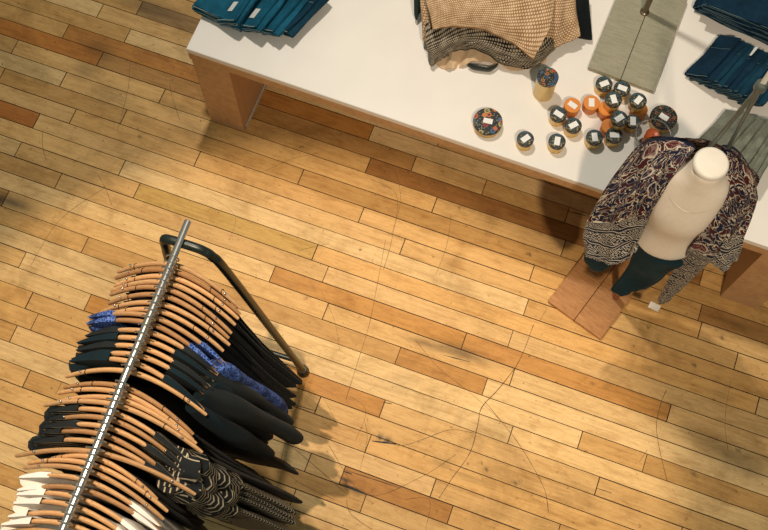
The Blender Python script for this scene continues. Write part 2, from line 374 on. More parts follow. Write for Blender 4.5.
def garment(par, spec, seed):
    """shell that hangs from the hanger; local x across, y along the rail"""
    kind, mat, u0, ln, out = spec['k'], spec['m'], spec.get('u0', .08), spec.get('ln', .8), spec.get('out', .16)
    rg = random.Random(seed); ph = rg.uniform(0, 6)
    bm = bmesh.new(); uvl = bm.loops.layers.uv.new('UVMap')
    NA, NV = 36, 16
    wtop = .17 if kind == 'dress' else SP+.004
    rings = []
    for j in range(NV+1):
        v = j/NV; ring = []
        for i in range(NA):
            a = 2*pi*i/NA; ca, sa = math.cos(a), math.sin(a)
            hw = wtop*(1-.10*math.sin(min(1, v*2.2)*pi)*(kind != 'strip'))+spec.get('flare', .05)*v
            x = hw*(abs(ca)**.85)*(1 if ca >= 0 else -1)
            xx = max(-SP, min(SP, x))
            if kind == 'dress': top = hz(.15)-.035-.05*math.cos(xx/wtop*pi/2)**2
            else:
                neck = 1-smoothstep(u0-.02, u0+.012, abs(xx)); top = hz(xx)+.021 - neck*(.055+(.05 if sa < 0 else .02)*math.cos(min(1, abs(xx)/max(u0, .01))*pi/2))
            th = .007 + .018*v
            fold = .006*v*math.sin(x*38+ph)*math.sin(v*3+1)+.010*v*math.sin(x*17+1.3+par['yy']*9)
            if kind == 'top': th = .0115*smoothstep(u0-.03, u0+.02, abs(xx))+.004+.014*v; th *= (.55 if j == 0 else 1)
            y = hy(xx)*(1-.4*v)+th*sa*(1.25 if x < 0 else 1)+fold+par['lean']*v
            sh = spec.get('shift', 0)*v*v
            zz = top - v*(ln+.03*math.sin(x*9+ph)) if v > 0 else top
            if kind == 'strip' and v > .5: x += .02*math.sin(v*30+ph)
            ring.append(bm.verts.new((x+sh, y, zz)))
        rings.append(ring)
    for j in range(NV):
        for i in range(NA):
            k = (i+1) % NA; f = bm.faces.new((rings[j][i], rings[j][k], rings[j+1][k], rings[j+1][i]))
            for lp, (jj, ii) in zip(f.loops, ((j, i), (j, i+1), (j+1, i+1), (j+1, i))): lp[uvl].uv = (ii/NA*2, jj/NV*ln/.8)
    # close the shoulder seam outside the neck opening
    for i in range(1, NA//2):
        a, b = rings[0][i], rings[0][NA-i]; a2, b2 = rings[0][i+1] if i+1 <= NA//2 else None, rings[0][(NA-i-1) % NA]
        if kind != 'dress' and min(abs(a.co.x), abs(a2.co.x)) > u0-.005 and a2 is not b2:
            try: bm.faces.new((a, a2, b2, b))
            except ValueError: pass
    body = link('bodice' if kind == 'dress' else 'body', bm, mat, par['o'])
    if kind == 'dress':
        for sg in (-1, 1):
            bm = bmesh.new(); u = sg*(.135+.02*math.sin(seed*2.1))
            for yy in (-.006, .006): tube(bm, [(u, hy(u)+yy*.3, hz(u)+.0145), (u, hy(u)+yy*1.6, hz(u)), (u, hy(u)+yy, hz(.15)-.04)], .0013, 6)
            link('strap', bm, mat, par['o'])
    for sg in spec.get('sleeves', ()):
        bm = bmesh.new(); uvl = bm.loops.layers.uv.new('UVMap'); n = 9; pts = []; rr = []
        o_ = out if sg > 0 else -.015; L = spec.get('sl', .5)*(1 if sg > 0 else .8)
        for k in range(n):
            v = k/(n-1); u = sg*(SP-.028+ o_*(v**.8)*(1 if sg > 0 else -1)*sg) if sg > 0 else -(SP-.026-.0*v)
            if sg > 0: u = SP-.028+o_*v**.85
            pts.append((u+.006*math.sin(v*9+ph), hy(SP)*(1-.3*v)-.004+.008*math.sin(v*5+par['yy']*9)+par['lean']*v*.6, hz(SP)+.002-L*v**1.15))
            rr.append((.038+(.010*math.sin(v*17+ph) if spec.get('ruffle') is not None else .006*math.sin(v*7+ph)))*spec.get('sw', 1)*(1.0 if v < .95 else .8)*(.75 if k == 0 else 1))
        rgs = tube(bm, pts, rr, 14, True, .62 if sg > 0 else .55, up=(1, 0, 0.2))
        for f in bm.faces:
            for lp in f.loops: lp[uvl].uv = (lp.vert.co.x*3, lp.vert.co.z*1.25+lp.vert.co.x*.5)
        link('sleeve', bm, M_black if sg < 0 and mat is M_stripe else mat, par['o'])
    if spec.get('ruffle'):
        bm = bmesh.new(); N = 90
        for lay in range(3):
            a_ = []; b_ = []
            for k in range(N+1):
                u = -.12+(.12+spec['ruffle'])*k/N; z0 = -.30-.14*lay-.22*max(0, u)
                wv = math.sin(k*.9+lay)*.008
                a_.append(bm.verts.new((u, hy(min(.2, abs(u)))+wv*.6-.004, z0)))
                b_.append(bm.verts.new((u*1.06+.004*math.sin(k*2.2), hy(min(.2, abs(u)))+wv*1.6-.012, z0-.075-.012*math.sin(k*1.9))))
            for k in range(N): bm.faces.new((a_[k], a_[k+1], b_[k+1], b_[k]))
        r = link('ruffle', bm, mat, par['o']); md = r.modifiers.new('solidify', 'SOLIDIFY'); md.thickness = .002

# rail positions (photo y where each hook crosses the rail) and what each one carries
D = dict
BARE = 'bare curved wooden hanger'
items = []
for k, y in enumerate((258, 264, 270, 276, 282)): items.append((y, D(k='dress', m=M_black, ln=.72-.015*k, flare=.10, shift=.05), 'black strappy dress, ' + ORD[k] + ' from the finial end'))
items.append((289, D(k='dress', m=M_black, ln=.70, flare=.10, shift=.05), 'black strappy dress with a dark sheen'))
items += [(297, D(k='dress', m=M_teal, ln=.80, flare=.08, shift=.04), 'midnight blue strappy dress'),
          (304, D(k='dress', m=M_black, ln=.80, flare=.08, shift=.04), 'long black strappy dress next to the blue lace top'),
          (311, D(k='top', m=M_lace, u0=.125, ln=.62, sleeves=(1, -1), out=.13, sl=.50), 'bright blue lace long-sleeved top'),
          (318, D(k='top', m=M_lace, u0=.115, ln=.60, sleeves=(1,), out=.15, sl=.45), 'blue lace top tucked behind the bright one'),
          (326, D(k='top', m=M_char, u0=.09, ln=.74, sleeves=(1, -1), out=.17, sl=.52, sw=1.1), 'charcoal jacket with long sleeves, beside the blue lace'),
          (334, D(k='top', m=M_teal, u0=.075, ln=.76, sleeves=(1, -1), out=.15, sl=.5), 'midnight teal jersey top'),
          (342, D(k='top', m=M_char, u0=.085, ln=.80, sleeves=(1, -1), out=.21, sl=.50, sw=1.25), 'charcoal jacket with the widest flung-out sleeve'),
          (350, D(k='top', m=M_teal, u0=.085, ln=.80, sleeves=(1, -1), out=.13, sl=.52), 'dark teal long-sleeved cardigan'),
          (358, D(k='top', m=M_teal, u0=.07, ln=.78, sleeves=(1, -1), out=.16, sl=.55, sw=1.2), 'dark teal cardigan next to the bare-armed hanger'),
          (367, D(k='dress', m=M_black, ln=.85, flare=.14, shift=.10), 'black dress with a wide flared hem'),
          (383, D(k='dress', m=M_black, ln=.80, flare=.10, shift=.09), 'black slip dress behind the cluster of four bare arms'),
          (389, D(k='dress', m=M_black, ln=.7, flare=.10, shift=.10), 'black slip dress in the cluster of four bare arms'),
          (395, None, ''), (401, D(k='dress', m=M_black, ln=.74, flare=.12, shift=.12), 'black dress, last before the striped blouses')]
for k, y in enumerate((409, 416, 424, 432, 440)):
    items.append((y, D(k='top', m=M_stripe, u0=(.10, .155, .09, .13, .095)[k], ln=.62+.03*k, flare=.19, shift=.09, sleeves=(1, -1), out=.11, sl=.34, sw=1.45, ruffle=.30 if k in (0, 2, 4) else 0),
                 'black blouse with cream wavy stripes, ' + ('wood showing shortest', 'wood arm longest', 'ruffled, middle of the five', 'second from the white shirts', 'nearest the white shirts')[k]))
items += [(449, None, ''), (455, D(k='dress', m=M_black, ln=.6, flare=.06, shift=.03), 'black camisole near the white shirts'), (462, D(k='dress', m=M_black, ln=.7, flare=.06), 'black slip next to the white shirts'), (469, None, '')]
for k, y in enumerate((478, 487, 496, 505, 514, 523)):
    items.append((y, D(k='top', m=M_whitec, u0=(.12, .125, .115, .10, .13, .1)[k], ln=.66, sleeves=(-1, 1) if k > 2 else (-1,), out=.05, sl=.3), 'white cotton shirt, ' + ORD[k] + ' from the black clothes'))
items += [(y, None, '') for y in (533, 543)]
WT = {478: 0, 487: 0, 496: 0}
for n_, (y, sp, lab) in enumerate(items):
    x = 187-125*(y-223)/307; pt = P(x, y, ZR); u = (pt-RC).dot(rt); loc = RC+rt*u; loc.z = ZR
    yaw = rnd.uniform(-.045, .045)
    if y in (449,): yaw = .10
    hl = thing('clothes_hanger', 'curved wooden hanger on the chrome rail, ' + ORD[n_] + ' from its finial end' + ('' if sp else ', bare'), 'hanger', loc, rzR+yaw, 'curved wooden hangers on the rack')
    tilt = rnd.uniform(-.05, .05) - (.12 if y < 308 else .04); sc = {383: .94, 389: .97, 395: 1.0, 401: 1.12, 449: 1.22, 455: .8}.get(y, rnd.uniform(.93, 1.0)) * (.96 if y < 308 else 1)
    hl.scale = (sc, 1, 1)
    for nm, dat in zip(('arms', 'hook', 'notch_pin', 'notch_pin'), proto):
        o = bpy.data.objects.new(nm, dat); C.objects.link(o); o.parent = hl
    hl.rotation_euler = (0, tilt*.6, rzR+yaw)
    if sp:
        nm = {'dress': 'dress', 'top': 'shirt'}[sp['k']]
        g = thing(nm, lab + ', hanging from a wooden hanger', 'dress' if nm == 'dress' else 'top', loc, rzR+yaw, None)
        g.rotation_euler = (0, tilt*.6, rzR+yaw); g.scale = (sc, 1, 1)
        garment(dict(o=g, yy=u, lean=-.01), sp, n_+10)

# ---------------------------------------------------------------- draped cloth patches
def patch(name, rows_, mat, parent=None, back=(0, 0, -.012), nu=8, nv=8, wave=(.006, 5, 0), uvs=1.0, noise=.0):
    """smooth sheet through survey points, given a back layer so that it has body"""
    g = [[P(*q) if len(q) == 3 and not isinstance(q, Vector) else Vector(q) for q in r] for r in rows_]
    g = [catmull(r, nu) for r in g]
    cols = [catmull([g[j][i] for j in range(len(g))], nv) for i in range(len(g[0]))]
    NU, NV = len(cols), len(cols[0]); amp, fr, ph = wave; rg = random.Random(len(name)*7+NU)
    top = [[None]*NV for _ in range(NU)]; bot = [[None]*NV for _ in range(NU)]
    off = Vector(back); bm = bmesh.new(); uvl = bm.loops.layers.uv.new('UVMap')
    for i in range(NU):
        for j in range(NV):
            du = cols[min(i+1, NU-1)][j]-cols[max(i-1, 0)][j]; dv = cols[i][min(j+1, NV-1)]-cols[i][max(j-1, 0)]
            n = du.cross(dv); n = n.normalized() if n.length > 1e-9 else Vector((0, 0, 1))
            if n.z < 0: n = -n
            a = amp*(.25+.75*j/(NV-1))*(math.sin(i/(NU-1)*fr*2*pi+ph+.8*math.sin(j*.35))+.45*math.sin(i/(NU-1)*fr*4.7*pi+1.7*ph+j*.2))
            p = cols[i][j]+n*a; e = math.sin(pi*i/(NU-1))**.5*math.sin(pi*min(1, (j+.6)/(NV+.2)))**.5
            top[i][j] = bm.verts.new(p); bot[i][j] = bm.verts.new(p+off*(.12+.88*e)-n*.0012)
    L = (cols[NU//2][0]-cols[NU//2][-1]).length; Wd = (cols[0][NV//2]-cols[-1][NV//2]).length
    for M_, fl_ in ((top, 0), (bot, 1)):
        for i in range(NU-1):
            for j in range(NV-1):
                f = bm.faces.new((M_[i][j], M_[i+1][j], M_[i+1][j+1], M_[i][j+1]))
                for lp, (a, b) in zip(f.loops, ((i, j), (i+1, j), (i+1, j+1), (i, j+1))): lp[uvl].uv = (a/(NU-1)*Wd*uvs, b/(NV-1)*L*uvs)
    bd = [(i, 0) for i in range(NU)]+[(NU-1, j) for j in range(1, NV)]+[(i, NV-1) for i in range(NU-2, -1, -1)]+[(0, j) for j in range(NV-2, 0, -1)]
    for k in range(len(bd)):
        a, b = bd[k], bd[(k+1) % len(bd)]; bm.faces.new((top[a[0]][a[1]], top[b[0]][b[1]], bot[b[0]][b[1]], bot[a[0]][a[1]]))
    return link(name, bm, mat, parent)

# ---------------------------------------------------------------- mannequin in the kimono
def m_paisley():
    t = NT('paisley_print', .85, 0, .2); v = t.coords('UV', (1, 1, 1))
    wv = t.n('ShaderNodeTexNoise', {'Vector': v, 'Scale': 9., 'Detail': 2.}).outputs[1]
    vv = t.n('ShaderNodeVectorMath', {0: v, 1: t.n('ShaderNodeVectorMath', {0: wv, 1: (.10, .10, 0)}, operation='MULTIPLY').outputs[0]}, operation='ADD').outputs[0]
    big = t.n('ShaderNodeTexVoronoi', {'Vector': vv, 'Scale': 11.}); sm = t.n('ShaderNodeTexVoronoi', {'Vector': vv, 'Scale': 44.}, feature='DISTANCE_TO_EDGE').outputs[0]
    vine = t.noise(vv, 52, 1, .5, .5); c = t.ramp(vine, [(.46, (.010, .013, .035)), (.49, (.66, .56, .42)), (.525, (.66, .56, .42)), (.55, (.07, .012, .013))])
    leaf = t.ramp(t.noise(vv, 20, 2, .5, 1), [(.50, (0, 0, 0)), (.54, (1, 1, 1))]); c = t.mix(leaf, c, t.mix(.5, c, (.02, .02, .045)))
    fm = t.ramp(big.outputs['Distance'], [(.33, (1, 1, 1)), (.36, (0, 0, 0))]); ring = t.ramp(big.outputs['Distance'], [(.27, (0, 0, 0)), (.30, (1, 1, 1))])
    fcol = t.ramp(t.n('ShaderNodeSeparateColor', {0: big.outputs['Color']}).outputs[0], [(0, (.010, .016, .04)), (.5, (.095, .016, .018)), (1, (.014, .020, .055))], 'CONSTANT')
    fcol = t.mix(t.ramp(sm, [(.03, (.8, .8, .8)), (.08, (0, 0, 0))]), fcol, (.30, .20, .18)); fcol = t.mix(ring, fcol, (.62, .52, .40))
    return t.color(t.mix(fm, c, fcol)).bump(vine, .1, .002).m
def m_border():
    t = NT('geometric_border_print', .85, 0, .2); v = t.coords('UV', (1, 1, 1))
    x = t.n('ShaderNodeSeparateXYZ', {0: v}).outputs
    vo = t.n('ShaderNodeTexVoronoi', {'Vector': v, 'Scale': 44.}, distance='MANHATTAN').outputs['Distance']
    dia = t.ramp(t.math('FRACT', t.math('MULTIPLY', vo, 2.6)), [(.62, (.012, .014, .024)), (.74, (.68, .59, .46))], 'LINEAR')
    st = t.ramp(t.math('FRACT', t.math('MULTIPLY', t.math('ADD', x[1], t.math('MULTIPLY', t.noise(v, 12, 1), .05)), 75.)), [(.20, (.62, .53, .41)), (.34, (.015, .02, .035))])
    bands = t.ramp(t.math('FRACT', t.math('MULTIPLY', x[1], 15.)), [(.66, (0, 0, 0)), (.70, (1, 1, 1))])
    return t.color(t.mix(bands, dia, st)).m
M_pais = m_paisley(); M_bord = m_border()
M_cream = m_plain('cream_jersey', (.86, .74, .60), .8, nscale=60, nvar=.03, bump=.05)
M_cap = m_plain('painted_plaster', (.80, .74, .64), .55, nvar=.03)
M_grey = m_plain('brushed_steel', (.12, .135, .12), .3, .3)
M_teal2 = m_cloth('dark_teal_velvet', (.008, .028, .036), .35)
M_pine = m_wood('brown_pine', (.30, .125, .035), (.52, .25, .085), (5, 40, 20), .5)
MB = P(710, 165, 1.42); MB.z = 0; rzM = math.radians(-22)
man = thing('mannequin', 'cream bust mannequin with a round flat neck cap on a floor stand', 'mannequin', MB, rzM)
bm = bmesh.new()
ringsp = [(1.418, .050, .050, 0), (1.385, .052, .052, 0), (1.355, .062, .058, .002), (1.335, .074, .064, .004), (1.315, .090, .068, .006), (1.29, .103, .074, .006), (1.25, .109, .082, .002), (1.19, .111, .092, -.006), (1.13, .112, .104, -.014), (1.07, .110, .102, -.012), (1.0, .106, .090, -.004), (.94, .109, .088, -.004), (.88, .119, .096, -.008), (.84, .130, .100, -.010), (.825, .131, .101, -.010)]
rr = []
for z, a, b, yo in ringsp:
    rr.append([bm.verts.new((a*math.copysign(abs(math.cos(2*pi*k/40))**.9, math.cos(2*pi*k/40)), yo+b*math.sin(2*pi*k/40), z)) for k in range(40)])
for i in range(len(rr)-1):
    for k in range(40): bm.faces.new((rr[i][k], rr[i][(k+1) % 40], rr[i+1][(k+1) % 40], rr[i+1][k]))
bm.faces.new(rr[0][::-1]); bm.faces.new(rr[-1])
torso = link('torso', bm, M_cream, man); sb = torso.modifiers.new('subdivision', 'SUBSURF'); sb.levels = sb.render_levels = 1
bm = bmesh.new(); lathe(bm, [(0, 1.414), (.050, 1.414), (.056, 1.419), (.057, 1.432), (.053, 1.440), (.046, 1.443), (0, 1.444)], 40); link('neck_cap', bm, M_cap, man)
bm = bmesh.new(); pts = []
for k in range(41):
    a = 2*pi*k/40; pts.append((.098*math.cos(a), .001+.0875*math.sin(a), 1.272+.045*math.sin(a)+.012*abs(math.cos(a))))
tube(bm, pts, .0022, 6, False); tag(link('neckline', bm, m_cloth('cream_rib', (.62, .50, .38), .05), man), 'stitched round neckline')
bm = bmesh.new(); lathe(bm, [(0, .02), (.014, .02), (.014, .84), (0, .84)], 16); link('pole', bm, m_plain('red_brown_wood', (.30, .10, .05), .5), man)
kn = Vector((0, 0, 0)); Mi = Matrix.Translation(MB) @ Matrix.Rotation(rzM, 4, 'Z'); Mi = Mi.inverted()
KP = Mi @ P(761, 86, 1.76)
for a, r, nm in (((704, 154, 1.36), .0085, 'dark'), ((727, 150, 1.36), .0075, 'pale')):
    bm = bmesh.new(); q = Mi @ P(*a); e = KP + (q-KP).normalized()*.012; tube(bm, [q, e], r, 12)
    link('support_rod', bm, M_grey, man)
bm = bmesh.new(); tube(bm, [KP+Vector((0, 0, -.018)), KP+Vector((0, 0, -.014)), KP+Vector((0, 0, .010)), KP+Vector((0, 0, .015))], [.014, .0185, .0185, .014], 24); link('knob', bm, M_grey, man)
bm = bmesh.new(); tube(bm, [KP+Vector((0, 0, .012)), KP+Vector((.0, .004, .12)), KP+Vector((.0, .008, .4))], .008, 8, flat=.3); link('strap', bm, m_cloth('white_webbing', (.75, .72, .62), .05), man)
# plate on the floor, two planks
a0 = P(548, 301, .022); a1 = P(601, 339, .022); ex = (a1-a0).normalized(); ey = Vector((-ex.y, ex.x, 0)); wdt = (a1-a0).length; ln_ = .46
bpl = [Mi @ p for p in (a0, a1)]
for k in (0, 1):
    bm = bmesh.new(); o_ = a0 + ex*(wdt/2*k); M3 = Mi @ Matrix(((ex.x, ey.x, 0, o_.x), (ex.y, ey.y, 0, o_.y), (0, 0, 1, 0), (0, 0, 0, 1)))
    box(bm, (wdt/4, ln_/2, .011), (wdt/2-.002, ln_, .022)); o = link('base_plank', bm, M_pine, man); o.matrix_local = M3; bevel(o, .0025)
kim = thing('kimono', 'open kimono with navy and burgundy paisley print, draped on the mannequin', 'kimono', MB, 0)
def kp(name, rows_, mat, **k):
    o = patch(name, rows_, mat, None, **k); o.parent = kim; o.matrix_parent_inverse = Matrix.Translation(-MB); return o
kp('sleeve', [[(633,151,1.22),(645,143,1.28),(665,140,1.345),(682,142,1.375),(695,149,1.40)], [(611,180,1.08),(630,173,1.16),(652,166,1.27),(668,164,1.33),(681,166,1.355)],
   [(597,202,.97),(615,200,1.06),(635,197,1.15),(652,192,1.21),(663,194,1.22)], [(588,222,.88),(603,224,.93),(622,222,1.0),(640,218,1.06),(650,220,1.06)]], M_pais, back=(.04, .06, -.05), wave=(.007, 2.5, .5))
kp('sleeve_border', [[(587,221,.885),(603,223,.935),(622,221,1.005),(640,217,1.065),(650,219,1.065)], [(584,236,.82),(599,242,.85),(617,243,.9),(634,238,.96),(641,235,.98)], [(584,252,.76),(596,261,.77),(612,264,.81),(627,261,.86),(634,249,.92)]], M_bord, back=(.04, .06, -.02), wave=(.008, 2.5, .5))
kp('sleeve', [[(722,147,1.40),(736,151,1.36),(747,163,1.32),(755,180,1.26)], [(722,175,1.30),(735,180,1.26),(748,188,1.22),(758,198,1.17)], [(718,205,1.14),(730,211,1.10),(742,214,1.07),(753,213,1.05)], [(712,232,.99),(722,238,.97),(734,240,.95),(745,234,.96)]], M_pais, back=(0, .06, -.04), wave=(.006, 2, 1))
kp('sleeve_border', [[(712,231,.995),(722,237,.975),(734,239,.955),(745,233,.965)], [(709,244,.92),(718,255,.88),(729,258,.86),(741,248,.9)], [(706,256,.87),(716,268,.81),(727,270,.80),(737,260,.84)]], M_bord, back=(0, .05, -.02), wave=(.006, 2, 1))
kp('front_panel', [[(722,158,1.39),(728,152,1.40),(736,156,1.37)], [(719,188,1.29),(726,188,1.28),(734,193,1.25)], [(711,218,1.14),(719,226,1.10),(728,230,1.05)], [(690,248,.95),(704,256,.91),(717,257,.88)]], M_pais, back=(.01, .03, -.01), wave=(.004, 1.5, 0))
kp('front_panel_border', [[(690,247,.955),(704,255,.915),(717,256,.885)], [(670,276,.62),(681,281,.62),(693,279,.64)], [(657,300,.38),(664,305,.36),(672,298,.40)]], M_bord, back=(.01, .02, -.01), wave=(.005, 1.5, 0))
bk = Matrix.Translation(MB) @ Matrix.Rotation(rzM, 4, 'Z')
bp = lambda x, y, z: bk @ Vector((x, y, z))
kp('back_panel', [[bp(-.12, .08, 1.36), bp(-.05, .085, 1.405), bp(.05, .085, 1.405), bp(.12, .08, 1.36)], [bp(-.2, .125, 1.2), bp(-.07, .14, 1.2), bp(.07, .14, 1.2), bp(.2, .125, 1.2)], [bp(-.2, .13, .95), bp(-.07, .15, .95), bp(.07, .15, .95), bp(.2, .13, .95)], [bp(-.22, .14, .7), bp(-.07, .17, .69), bp(.07, .17, .69), bp(.22, .14, .7)]], M_pais, back=(0, .006, 0), wave=(.006, 3, 0))
# price tag on its string
tg = patch('price_tag', [[(651,301,.345),(661,306,.345)], [(648,307,.335),(658,312,.335)]], m_plain('cream_card', (.72, .66, .56), .6), None, back=(0, 0, -.001), wave=(0, 1, 0)); tg.parent = kim; tg.matrix_parent_inverse = Matrix.Translation(-MB)
sh = thing('shorts', 'dark teal velvet shorts below the cream torso of the mannequin', 'shorts', MB, 0)
def sp_(name, rows_, **k):
    o = patch(name, rows_, M_teal2, None, **k); o.parent = sh; o.matrix_parent_inverse = Matrix.Translation(-MB); return o
sp_('leg', [[(636,243,.86),(650,256,.84),(664,264,.83),(682,266,.85)], [(632,256,.76),(643,266,.75),(655,271,.75),(670,271,.77)], [(625,271,.64),(634,278,.62),(648,283,.62),(661,280,.65)], [(611,289,.52),(621,297,.50),(632,293,.5),(645,288,.53)]], back=(.05, .09, .0), wave=(.005, 1.5, 1))
sp_('leg', [[(600,236,.84),(610,238,.85),(625,240,.86),(636,240,.88)], [(587,247,.76),(597,251,.76),(611,253,.76),(621,250,.78)], [(584,258,.68),(592,266,.66),(605,268,.66),(615,259,.69)], [(585,263,.63),(592,270,.61),(604,271,.61),(613,264,.64)]], back=(.04, .07, .0), wave=(.003, 1.5, 0))

# ---------------------------------------------------------------- tins and candles
def m_mosaic(name, sc, cols, base=(.012, .014, .016)):
    t = NT(name, .42, 0, .4); v = t.coords('Object')
    vo = t.n('ShaderNodeTexVoronoi', {'Vector': v, 'Scale': sc}); d = vo.outputs['Distance']; r = t.n('ShaderNodeSeparateColor', {0: vo.outputs['Color']}).outputs[0]
    c = t.ramp(r, [(i/len(cols), x) for i, x in enumerate(cols)], 'CONSTANT')
    c = t.mix(t.ramp(d, [(.10, (0, 0, 0)), (.12, (1, 1, 1)), (.22, (1, 1, 1)), (.24, (0, 0, 0))]), c, base)
    c = t.mix(t.ramp(d, [(.40, (0, 0, 0)), (.46, (1, 1, 1))]), c, base)
    s2 = t.n('ShaderNodeTexVoronoi', {'Vector': v, 'Scale': sc*3.2}).outputs['Distance']
    c = t.mix(t.math('MULTIPLY', t.ramp(s2, [(.22, (1, 1, 1)), (.28, (0, 0, 0))]), t.ramp(d, [(.42, (0, 0, 0)), (.48, (1, 1, 1))])), c, (.38, .33, .18))
    return t.color(c).bump(d, .15, .001).m
M_mosL = m_mosaic('mosaic_lid_large', 38, [(.55, .12, .03), (.06, .18, .15), (.60, .20, .05), (.35, .03, .04), (.05, .12, .22), (.45, .36, .14)])
M_mosB = m_mosaic('mosaic_lid_blue', 55, [(.02, .16, .30), (.03, .22, .30), (.50, .06, .04), (.04, .10, .22), (.40, .15, .04)])
M_mosS = m_mosaic('mosaic_lid_dark', 95, [(.05, .10, .14), (.30, .26, .14), (.03, .10, .11), (.40, .26, .10)])
M_gold = m_plain('gold_tin', (.78, .52, .17), .35, .55, nscale=20, nvar=.1)
M_goldL = m_plain('pale_gold_tin', (.80, .58, .24), .4, .35, nscale=20, nvar=.06)
M_oran = m_plain('orange_tin', (.66, .20, .03), .45, .1, nvar=.06)
M_oranL = m_plain('orange_lid', (.72, .25, .04), .5, 0, nvar=.06)
M_lab = m_plain('white_paper', (.86, .85, .82), .6, nvar=.02, bump=.02)
def tin(x, y, r, h, z0, lidm, bodym, label, la=None, group=None, name='tin'):
    zt = z0+h; p = P(x, y, zt); o = thing(name, label, 'tin', (p.x, p.y, z0), 0, group)
    bm = bmesh.new(); lathe(bm, [(0, 0), (r*.93, 0), (r*.96, .002), (r*.96, h-.012), (0, h-.012)], 32); b = link('body', bm, bodym, o)
    bm = bmesh.new(); e = .0018; lathe(bm, [(0, h-.014), (r*.985, h-.014), (r, h-.013), (r, h-e), (r-e, h), (0, h)], 36); q = link('lid', bm, lidm, o)
    if la is not None:
        bm = bmesh.new(); M_ = Matrix.Rotation(math.radians(la), 4, 'Z'); l_, w_ = .0185, .0112
        box(bm, (0, 0, h+.0006), (2*l_, 2*w_, .0008), M_); tag(link('label', bm, M_lab, o, False), 'small white paper label')
    return o
r_ = .0335
tin(488, 121, .0585, .040, ZT, M_mosL, M_gold, 'large flat round tin with orange and green mosaic lid', -12)
tin(548, 76.5, .0425, .135, ZT, M_mosB, M_goldL, 'tall gold tin with blue and red mosaic lid and no label')
G = 'small dark-lidded gold tins'
hs = .052
for x, y, la, lb in [(525.6,138.5,38,'small gold tin, leftmost of the row nearest the table edge'), (557.3,141,80,'small gold tin, second from left along the table edge'), (594.8,137,95,'small gold tin, third from left along the table edge'), (614.5,135,0,'small gold tin right of the third one, its label lying straight'),
                     (558.6,114,-35,'small dark-lidded tin touching the left orange tin'), (573.5,125,30,'small dark-lidded tin below the left orange tin'), (604.4,83.5,25,'small dark-lidded tin nearest the grey board'), (622.5,88,-22,'small dark-lidded tin under the corner of the grey board')]:
    tin(x, y, r_, hs, ZT, M_mosS, M_gold, lb, la, G)
GO = 'small orange tins'
tin(572.6,105,r_,hs*.9,ZT,M_oranL,M_oran,'plain orange tin, leftmost of the orange ones',-38,GO); tin(591.6,102.5,r_,hs*.9,ZT,M_oranL,M_oran,'plain orange tin in the middle with an upright label',88,GO)
for (x, y, la, lb), (dx, dy), lo in [((613.8,99,-78,'dark-lidded tin stacked on an orange tin, nearest the middle'), (-4, 3), 'orange tin under the dark tin in the middle of the cluster'), ((638.5,100,50,'dark-lidded tin stacked on an orange tin, at the right of the cluster'), (4, 3), 'orange tin under the rightmost stacked dark tin'), ((619.5,118,35,'dark-lidded tin stacked on an orange tin, lowest in the photo'), (-7, 2), 'orange tin under the lowest stacked dark tin')]:
    hb = hs*.9; p = P(x, y, ZT+hb+hs); bx, by = px((p.x, p.y, ZT+hb))
    tin(bx+dx, by+dy, r_, hb, ZT, M_oranL, M_oran, lo, None, GO); tin(x, y, r_, hs, ZT+hb+.0005, M_mosS, M_gold, lb, la, G)
tin(633, 121, r_*.9, hs, ZT, M_mosS, M_gold, 'small dark-lidded tin squeezed beside the glass bowl', 88, G)
tin(664, 117, .054, .05, ZT, m_mosaic('mosaic_lid_brown', 60, [(.10, .04, .03), (.30, .12, .04), (.05, .05, .04), (.22, .05, .04)]), M_gold, 'wide round tin with a dark brown mosaic lid behind the glass bowl', -35)
M_glass = NT('clear_glass', .03).m; gb = M_glass.node_tree.nodes['Principled BSDF']; gb.inputs['Transmission Weight'].default_value = 1; gb.inputs['IOR'].default_value = 1.3
p = P(646, 148, ZT); gl = thing('glass_bowl', 'clear round glass bowl holding an orange candle, beside the tins', 'bowl', (p.x, p.y, ZT))
bm = bmesh.new(); lathe(bm, [(0, .001), (.036, .001), (.054, .02), (.062, .06), (.066, .115), (.069, .12), (.066, .118), (.0635, .115), (.0595, .06), (.051, .022), (.035, .005), (0, .005)], 40); link('bowl_wall', bm, M_glass, gl)
bm = bmesh.new(); tube(bm, [(.0675*math.cos(k*pi/20), .0675*math.sin(k*pi/20), .119) for k in range(41)], .0022, 8, False); link('rim', bm, m_plain('glass_edge', (.25, .26, .24), .2, .3), gl)
q = P(650, 134, ZT+.075); cd_ = thing('candle', 'orange-red candle standing in the glass bowl', 'candle', (p.x+.004, p.y+.012, ZT+.006))
bm = bmesh.new(); lathe(bm, [(0, 0), (.024, 0), (.026, .004), (.028, .088), (.025, .093), (.022, .090), (0, .088)], 28); link('wax', bm, m_plain('orange_wax', (.62, .12, .03), .35, nvar=.15), cd_)
bm = bmesh.new(); tube(bm, [(0, 0, .086), (.001, 0, .098)], .0012, 6); link('wick', bm, M_scr2, cd_)

